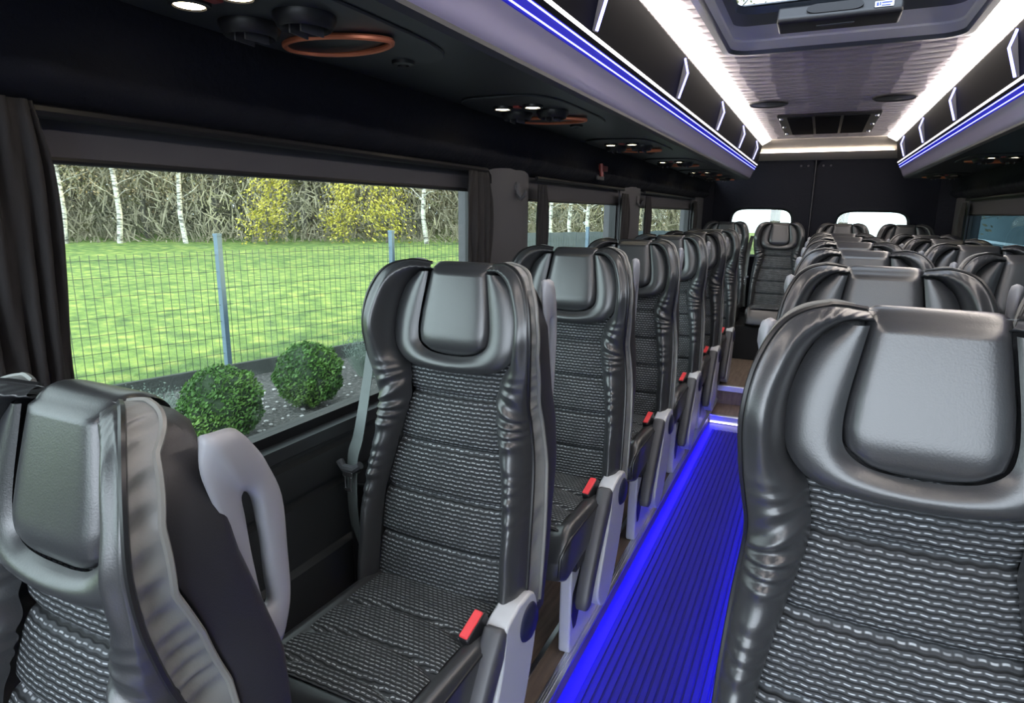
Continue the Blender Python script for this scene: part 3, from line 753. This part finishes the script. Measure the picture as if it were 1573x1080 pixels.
st = MB(); st.box(.085, .135, by+.000, by+.012, -.012, .004); s1 = st.build('sticker', M['sticker'], hbo, smooth=False); s1['label'] = 'small white sticker'
ik = MB()
for k, (a, b, z0, z1) in enumerate(((.089, .095, -.009, .001), (.097, .101, -.008, .002), (.103, .130, -.003, .001), (.103, .127, -.010, -.007))): ik.box(a, b, by-.001, by+.002, z0, z1)
ik.build('sticker_print', M['ink'], hbo, smooth=False)
tag(t, 'roof hatch with bright glass and black handle box in the quilted ceiling', 'roof hatch')
for x, y, lb in ((-.342, 4.16, 'round black ceiling speaker beside the left light strip'), (.296, 4.17, 'round black ceiling speaker beside the right light strip')):
    t = empty('ceiling_speaker', (x, y, ZC)); m = MB(); m.lathe([(.108, .0), (.108, -.006), (.100, -.011), (.092, -.008)], (0, 0, 0), 'z', 36); m.build('speaker_ring', M['trim'], t)
    m = MB(); m.lathe([(.093, -.007), (.05, -.010), (0, -.011)], (0, 0, 0), 'z', 36); m.build('speaker_grille', M['black'], t); tag(t, lb, 'speaker', 'ceiling speakers')
t = empty('ceiling_vent_unit', (-.024, 5.15, ZC)); m = MB(); m.box(-.30, .30, -.52, .50, -.018, 0); m.build('vent_frame', M['black'], t, bevel=.012)
for k in (-1, 0, 1): MB().box(k*.165-.074, k*.165+.074, -.47, .45, -.024, -.017).build('vent_panel', M['bin'], t, smooth=False, bevel=.003)
for x in (-.275, .275):
    for y in (-.44, -.02, .40):
        MB().lathe([(0, -.028), (.010, -.026), (.012, -.017)], (x, y, 0), 'z', 12).build('corner_knob', M['metal'], t)
tag(t, 'black air vent unit with three panels at the rear of the ceiling', 'air vent')

# ================================================================ AISLE: ribbed mat and blue light
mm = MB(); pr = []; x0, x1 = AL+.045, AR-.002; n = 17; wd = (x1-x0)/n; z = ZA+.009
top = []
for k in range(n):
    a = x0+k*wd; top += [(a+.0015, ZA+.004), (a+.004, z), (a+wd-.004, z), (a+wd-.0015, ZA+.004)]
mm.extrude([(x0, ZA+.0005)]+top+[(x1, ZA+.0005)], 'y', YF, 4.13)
tag(mm.build('aisle_mat', M['mat'], smooth=False), 'dark ribbed mat with the blue strip light in its colour, down the sunken aisle', 'mat')
for x, q, lb in ((AL, 1, 'blue light strip along the left edge of the aisle'), (AR, -1, 'blue light strip along the right edge of the aisle')):
    m = MB(); m.box(x-q*.002, x+q*.006, YF, 4.29, -.014, -.009); tag(m.build('aisle_light_strip', M['led_floor'], smooth=False), lb, 'light strip', 'blue aisle light strips')
m = MB(); m.box(AL+.01, AR-.01, 4.284, 4.291, -.084, -.076); tag(m.build('step_light_strip', M['led_edge'], smooth=False), 'white light strip at the foot of the lower step', 'light strip')

# ================================================================ OUTSIDE
ZG = -.75
lawn_m = mat('lawn', (.1, .2, .03), .9, bump=(14, .8, .08)); noise_col(lawn_m, 3.2, [(.30, (.04, .085, .020)), (.52, (.12, .20, .040)), (.75, (.30, .33, .08))], detail=9)
grav_m = mat('gravel', (.1, .1, .1), .9, bump=(38, 1, .04)); noise_col(grav_m, 24, [(.3, (.03, .03, .028)), (.6, (.10, .095, .09)), (.78, (.30, .29, .28))], detail=7)
def fx(y): return -6.44+.272*(y-5.37)
l = MB(); P = []
ys = np.linspace(-30, 70, 60)
for y in ys:
    xb = fx(y) if y < 30 else fx(30)+(y-30)*.05
    P.append([(xb-d, y, ZG+.012*d+.05*(1+math.sin(d*.6+y*.3))*min(1, d/4)) for d in (0, .5, 1, 2, 3, 4, 6, 8, 11, 15, 20, 26, 32, 40, 60)])
l.grid(P); struct(l.build('lawn', lawn_m, angle=180))
struct(MB().grid([[(x, y, ZG-.012) for x in np.linspace(-13, 14, 30)] for y in np.linspace(-30, 30, 30)]).build('ground', grav_m))
# fence: posts and mesh panels
FY = [-2.2, .33, 2.85, 5.37, 7.88, 10.4, 12.9, 15.4, 17.9, 20.4, 22.9]
fp = mat('blue grey post', (.10, .15, .20), .5); fw = mat('green grey wire', (.045, .06, .05), .5)
t = empty('mesh_fence', (fx(5.37), 5.37, ZG)); tx, ty = t.location.x, t.location.y
for y in FY:
    p = MB(); x = fx(y); p.box(x-tx-.032, x-tx+.032, y-ty-.032, y-ty+.032, 0, 1.72); p.box(x-tx-.036, x-tx+.036, y-ty-.036, y-ty+.036, 1.72, 1.75); p.build('fence_post', fp, t, smooth=False)
for a, b in zip(FY[:-1], FY[1:]):
    p = MB(); A, B = np.array((fx(a)-tx, a-ty)), np.array((fx(b)-tx, b-ty))
    for k in range(1, 31):
        q = A+(B-A)*k/31; p.tube([(q[0], q[1], .05), (q[0]+.006*math.sin(k*2.1), q[1], .8), (q[0], q[1], 1.55)], .0034, 4)
    for h in (.1, .3, .5, .7, .9, 1.1, 1.3, 1.5): p.tube([(A[0], A[1], h), ((A[0]+B[0])/2, (A[1]+B[1])/2, h+.012*math.sin(h*9+a)), (B[0], B[1], h)], .0034, 4)
    p.build('wire_panel', fw, t)
tag(t, 'blue grey mesh fence with square posts between garden bed and lawn', 'fence')
kb = MB(); kb.extrude([(fx(-8)+.08, -8), (fx(20)+.08, 20), (fx(20)+.14, 20), (fx(-8)+.14, -8)], 'z', ZG-.05, ZG+.17)
tag(kb.build('garden_edging', mat('dark concrete', (.05, .055, .05), .8, bump=(30, .5, .02)), smooth=False), 'dark low edging board along the foot of the fence', 'edging')
A, B = (-8.0, 17.5), (-4.6, 24.5); n = 14
t = empty('board_fence', (A[0], A[1], ZG)); bf = mat('grey boards', (.09, .11, .13), .8, bump=(40, .4, .01))
for k in range(n):
    p = MB(); u0, u1 = k/n, (k+.96)/n; dx, dy = B[0]-A[0], B[1]-A[1]; p.extrude([(dx*u0, dy*u0), (dx*u1, dy*u1), (dx*u1+.03, dy*u1), (dx*u0+.03, dy*u0)], 'z', .0, 1.42+.01*math.sin(k*3)); p.build('board', bf, t, smooth=False)
tag(t, 'grey board fence seen low through the middle left window, before the birches', 'fence')
# leaf clouds
def leaf_mat(name, a, b, c):
    m = mat(name, a, .6, spec=.3); noise_col(m, 1.7, [(.3, a), (.5, b), (.72, c)], detail=8)
    return m
def leaves(m, pts, size, nrm=None):
    for p in pts:
        d = Vector(rng.normal(size=3)).normalized(); e_ = d.orthogonal().normalized(); g_ = d.cross(e_); s_ = size*(.6+.8*rng.random())
        p = Vector(p); m.add([p-e_*s_, p+g_*s_*.5, p+e_*s_, p-g_*s_*.5], [(0, 1, 2, 3)])
box_m = leaf_mat('boxwood leaves', (.020, .060, .012), (.060, .14, .025), (.15, .25, .05))
def shrub(x, y, rx, rz, label):
    t = empty('round_shrub', (x, y, ZG)); core = MB(); P = []
    for i in range(15):
        th = math.pi*i/14; row = []
        for k in range(24):
            ph = 2*math.pi*k/24; rr = 1+.05*math.sin(5*ph+3*th)+.04*math.sin(9*th+2*ph)
            row.append((rx*.9*rr*math.sin(th)*math.cos(ph), rx*.9*rr*math.sin(th)*math.sin(ph), rz*1.0-rz*.92*rr*math.cos(th)))
        P.append(row)
    core.grid(P, cv=True); core.build('inner_twigs', mat('shrub core', (.012, .028, .008), .9), t)
    d = rng.normal(size=(6500, 3)); d /= np.linalg.norm(d, axis=1)[:, None]
    q = .5+.5*np.sin(d[:, :1]*9+d[:, 1:2]*7)*np.sin(d[:, 2:]*8+2)
    rad = .86+.13*q+.10*rng.random((6500, 1))**2; pts = d*rad*np.array((rx, rx, rz))+np.array((0, 0, rz)); pts = pts[pts[:, 2] > .01]
    m = MB(); leaves(m, pts, .017); m.build('foliage', box_m, t, smooth=False)
    return tag(t, label, 'shrub', 'round shrubs outside the window')
shrub(-4.66, 3.78, .35, .34, 'round clipped green shrub nearer the bottom left corner of the largest window')
shrub(-4.72, 4.93, .35, .34, 'round clipped green shrub beside the hanging seat belt, right of the fence post')
lav = leaf_mat('silvery leaves', (.07, .10, .085), (.14, .18, .15), (.26, .30, .26))
def wispy(x, y, h, label):
    m = MB()
    for k in range(420):
        a, r_ = rng.random()*6.28, rng.random()**.6*.30; bx, by = r_*math.cos(a), r_*math.sin(a); tz = h*(.5+.5*rng.random())
        m.add([(bx*.5-.004, by*.5, 0), (bx*.5+.004, by*.5, 0), (bx*1.3+rng.normal()*.03, by*1.3+rng.normal()*.03, tz)], [(0, 1, 2)])
        leaves(m, [(bx*u*1.2, by*u*1.2, tz*u) for u in (.5, .7, .85, 1)], .012)
    o = m.build('lavender_bush', lav, smooth=False); o.location = (x, y, ZG)
    return tag(o, label, 'bush', 'grey green bushes outside')
wispy(-5.45, 3.55, .42, 'wispy silver green bush left of the nearer round shrub'); wispy(-4.95, 6.25, .55, 'wispy grey green bush right of the further round shrub'); wispy(-5.2, 7.1, .6, 'wispy grey green bush behind the seat belt')
# pebbles on the bed
m = MB()
for k in range(700):
    x, y = rng.uniform(-5.6, -2.5), rng.uniform(1.5, 8); s_ = rng.uniform(.008, .024)
    vs = [(x+s_*math.cos(a)*(1+.3*rng.random()), y+s_*math.sin(a), ZG-.005+h) for h in (0, s_*.6) for a in (0, 1.26, 2.5, 3.77, 5.0)]
    m.add(vs+[(x, y, ZG+s_*.8)], [(i, (i+1) % 5, 5+(i+1) % 5, 5+i) for i in range(5)]+[(5+i, 5+(i+1) % 5, 10) for i in range(5)])
tag(m.build('gravel', mat('pale pebbles', (.42, .41, .40), .8), smooth=False), 'pale pebbles scattered over the dark garden bed', 'gravel', kind='stuff')
# trees beyond the lawn
bark_b = mat('birch bark', (.7, .68, .62), .8); noise_col(bark_b, 3, [(.38, (.10, .09, .08)), (.50, (.48, .46, .41)), (.72, (.66, .64, .58))], mapping=(1, 1, 4))
bark_d = mat('dark bark', (.10, .085, .07), .9); noise_col(bark_d, 4, [(.3, (.05, .045, .035)), (.7, (.17, .15, .12))], mapping=(3, 3, .5))
lf_g = leaf_mat('olive leaves', (.055, .065, .025), (.14, .14, .055), (.27, .25, .10)); lf_y = leaf_mat('yellow leaves', (.22, .19, .03), (.45, .40, .06), (.62, .50, .14)); lf_b = leaf_mat('brown leaves', (.10, .075, .045), (.22, .17, .10), (.42, .33, .20))
def tree(kind, bark, leaf, r0, h, n, spread, low):
    t = empty(kind); m = MB(); pts = []; x = y = 0
    for k in range(9): pts.append((x, y, h*k/8)); x += rng.normal()*.12; y += rng.normal()*.12
    m.tube(pts, [r0*(1-.7*k/8) for k in range(9)], 8)
    tips = []
    for k in range(26):
        u = low+(.98-low)*rng.random(); z = h*u; a = rng.random()*6.28; L = spread*(1.1-u*.7)*(.5+.6*rng.random())
        b = np.array(pts[min(8, int(u*8))]); b[2] = z; e_ = b+np.array((math.cos(a)*L, math.sin(a)*L, L*(.15+.5*rng.random())))
        m.tube([tuple(b), tuple((b+e_)/2+rng.normal(size=3)*.1), tuple(e_)], [r0*.22, r0*.14, r0*.05], 4); tips.append((b, e_))
    m.build('trunk', bark, t)
    f_ = MB(); L = []
    for k in range(n):
        b, e_ = tips[rng.integers(len(tips))]; L.append(b+(e_-b)*(.25+.85*rng.random())+rng.normal(size=3)*.35)
    leaves(f_, L, .07); f_.build('foliage', leaf, t, smooth=False)
    return t
protos = [(tree('birch_tree', bark_b, lf_b, .13, 13, 900, 1.8, .12), 'white birch trunk at the edge of the wood beyond the lawn'),
          (tree('pine_tree', bark_d, lf_g, .24, 15, 1500, 2.6, .10), 'dark trunked tree with olive foliage beyond the lawn'),
          (tree('slender_tree', bark_d, lf_b, .12, 12, 1500, 2.4, .06), 'thin brown autumn tree at the edge of the wood'),
          (tree('yellow_tree', bark_d, lf_y, .06, 3.2, 1500, 1.2, .10), 'low tree with bright yellow autumn leaves beyond the lawn')]
used = set()
def plant(k, x, y, s_=1.0):
    src, lb = protos[k]
    if k in used: o = copy_tree(src)
    else: used.add(k); o = src
    o.location = (x, y, ZG+.2); o.rotation_euler.z = rng.random()*6.28; o.scale = (s_,)*3
    tag(o, lb, 'tree', ['birches beyond the lawn', 'dark trees beyond the lawn', 'thin trees beyond the lawn', 'yellow trees beyond the lawn'][k])
def at(ratio, d): # a point d metres to the left of the van along the bearing x/y = -ratio
    return (-d, d/ratio)
def pxdir(px, py):
    v_ = fwd*1+r2*((px-786.5)/F_PX)-u2*((py-540)/F_PX); return v_
def ground_at(px, dist):
    v_ = pxdir(px, 340); h = math.hypot(v_.x, v_.y); return (v_.x/h*dist, v_.y/h*dist)
for px in (95, 180, 283, 655): plant(0, *ground_at(px, 34.5), .9+.2*rng.random())
for px in (880, 905, 848): plant(0, *ground_at(px, 30), .8)
for px in (485, 565, 645, 330, 60): plant(1, *ground_at(px, 37+3*rng.random()), 1)
for px in (408, 525, 592): plant(3, *ground_at(px, 33.5+rng.random()), .8+.4*rng.random())
for k in range(52): plant(2 if k % 3 else 1, *ground_at(rng.uniform(0, 1040), rng.uniform(38, 52)), rng.uniform(.8, 1.2))
for x, y in ((-7.5, 30), (-5.2, 37), (4.3, 30), (4.6, 39), (1.2, 45), (-2.4, 41), (-8.5, 42)): plant(1 if y % 2 else 2, x, y, 1.25)
tw = mat('bare twigs', (.2, .18, .12), .7, spec=.2); noise_col(tw, .33, [(.30, (.13, .125, .085)), (.45, (.21, .185, .13)), (.58, (.30, .27, .19)), (.72, (.42, .38, .22))], detail=12)
m = MB()
for k in range(95000):
    x, y = ground_at(rng.uniform(-150, 1075), rng.uniform(35, 56)); z = ZG+13*rng.random()**1.3
    d = Vector((rng.normal()*.7, rng.normal()*.7, rng.normal()*1.3)).normalized(); e_ = d.orthogonal().normalized(); L = rng.uniform(.08, .5); p = Vector((x, y, z)); w_ = rng.uniform(.010, .030)
    m.add([p-d*L-e_*w_, p-d*L+e_*w_, p+d*L+e_*w_, p+d*L-e_*w_], [(0, 1, 2, 3)])
tag(m.build('undergrowth', tw, smooth=False), 'brown tangle of twigs filling the wood beyond the lawn', 'undergrowth', kind='stuff')
m = MB()
for k in range(42000):
    px = rng.uniform(-300, 1075); x, y = ground_at(px, rng.uniform(58, 62)); p = Vector((x, y, ZG+20*rng.random()))
    d = Vector(rng.normal(size=3)).normalized(); e_ = d.orthogonal().normalized(); s_ = rng.uniform(.15, .42); g_ = d.cross(e_)
    m.add([p-e_*s_, p+g_*s_, p+e_*s_, p-g_*s_], [(0, 1, 2, 3)])
tag(m.build('forest', leaf_mat('far wood', (.06, .06, .04), (.12, .115, .08), (.20, .18, .13)), smooth=False), 'dense far wood closing the view behind the nearer trees', 'forest', kind='stuff')
# building across the yard on the right: grey wall with a pale course
b = empty('building', (7.5, 6, ZG)); MB().box(-1, 6, -16, 42, 0, 11.0).build('building_wall', mat('teal grey render', (.12, .16, .17), .8, bump=(20, .3, .02)), b, smooth=False)
MB().box(-1.04, -1, -16, 42, 1.00, 1.10).build('pale_course', mat('white band', (.8, .8, .8), .6), b, smooth=False); MB().box(-1.2, 6.2, -16.2, 42.2, 11.0, 11.25).build('roof_edge', M['black'], b, smooth=False)
for y in (-6, 0): MB().box(-1.03, -1, y-.6, y+.6, 2.2, 3.6).build('building_window', M['trim'], b, smooth=False)
tag(b, 'teal grey building with a white band seen through the right window', 'building')
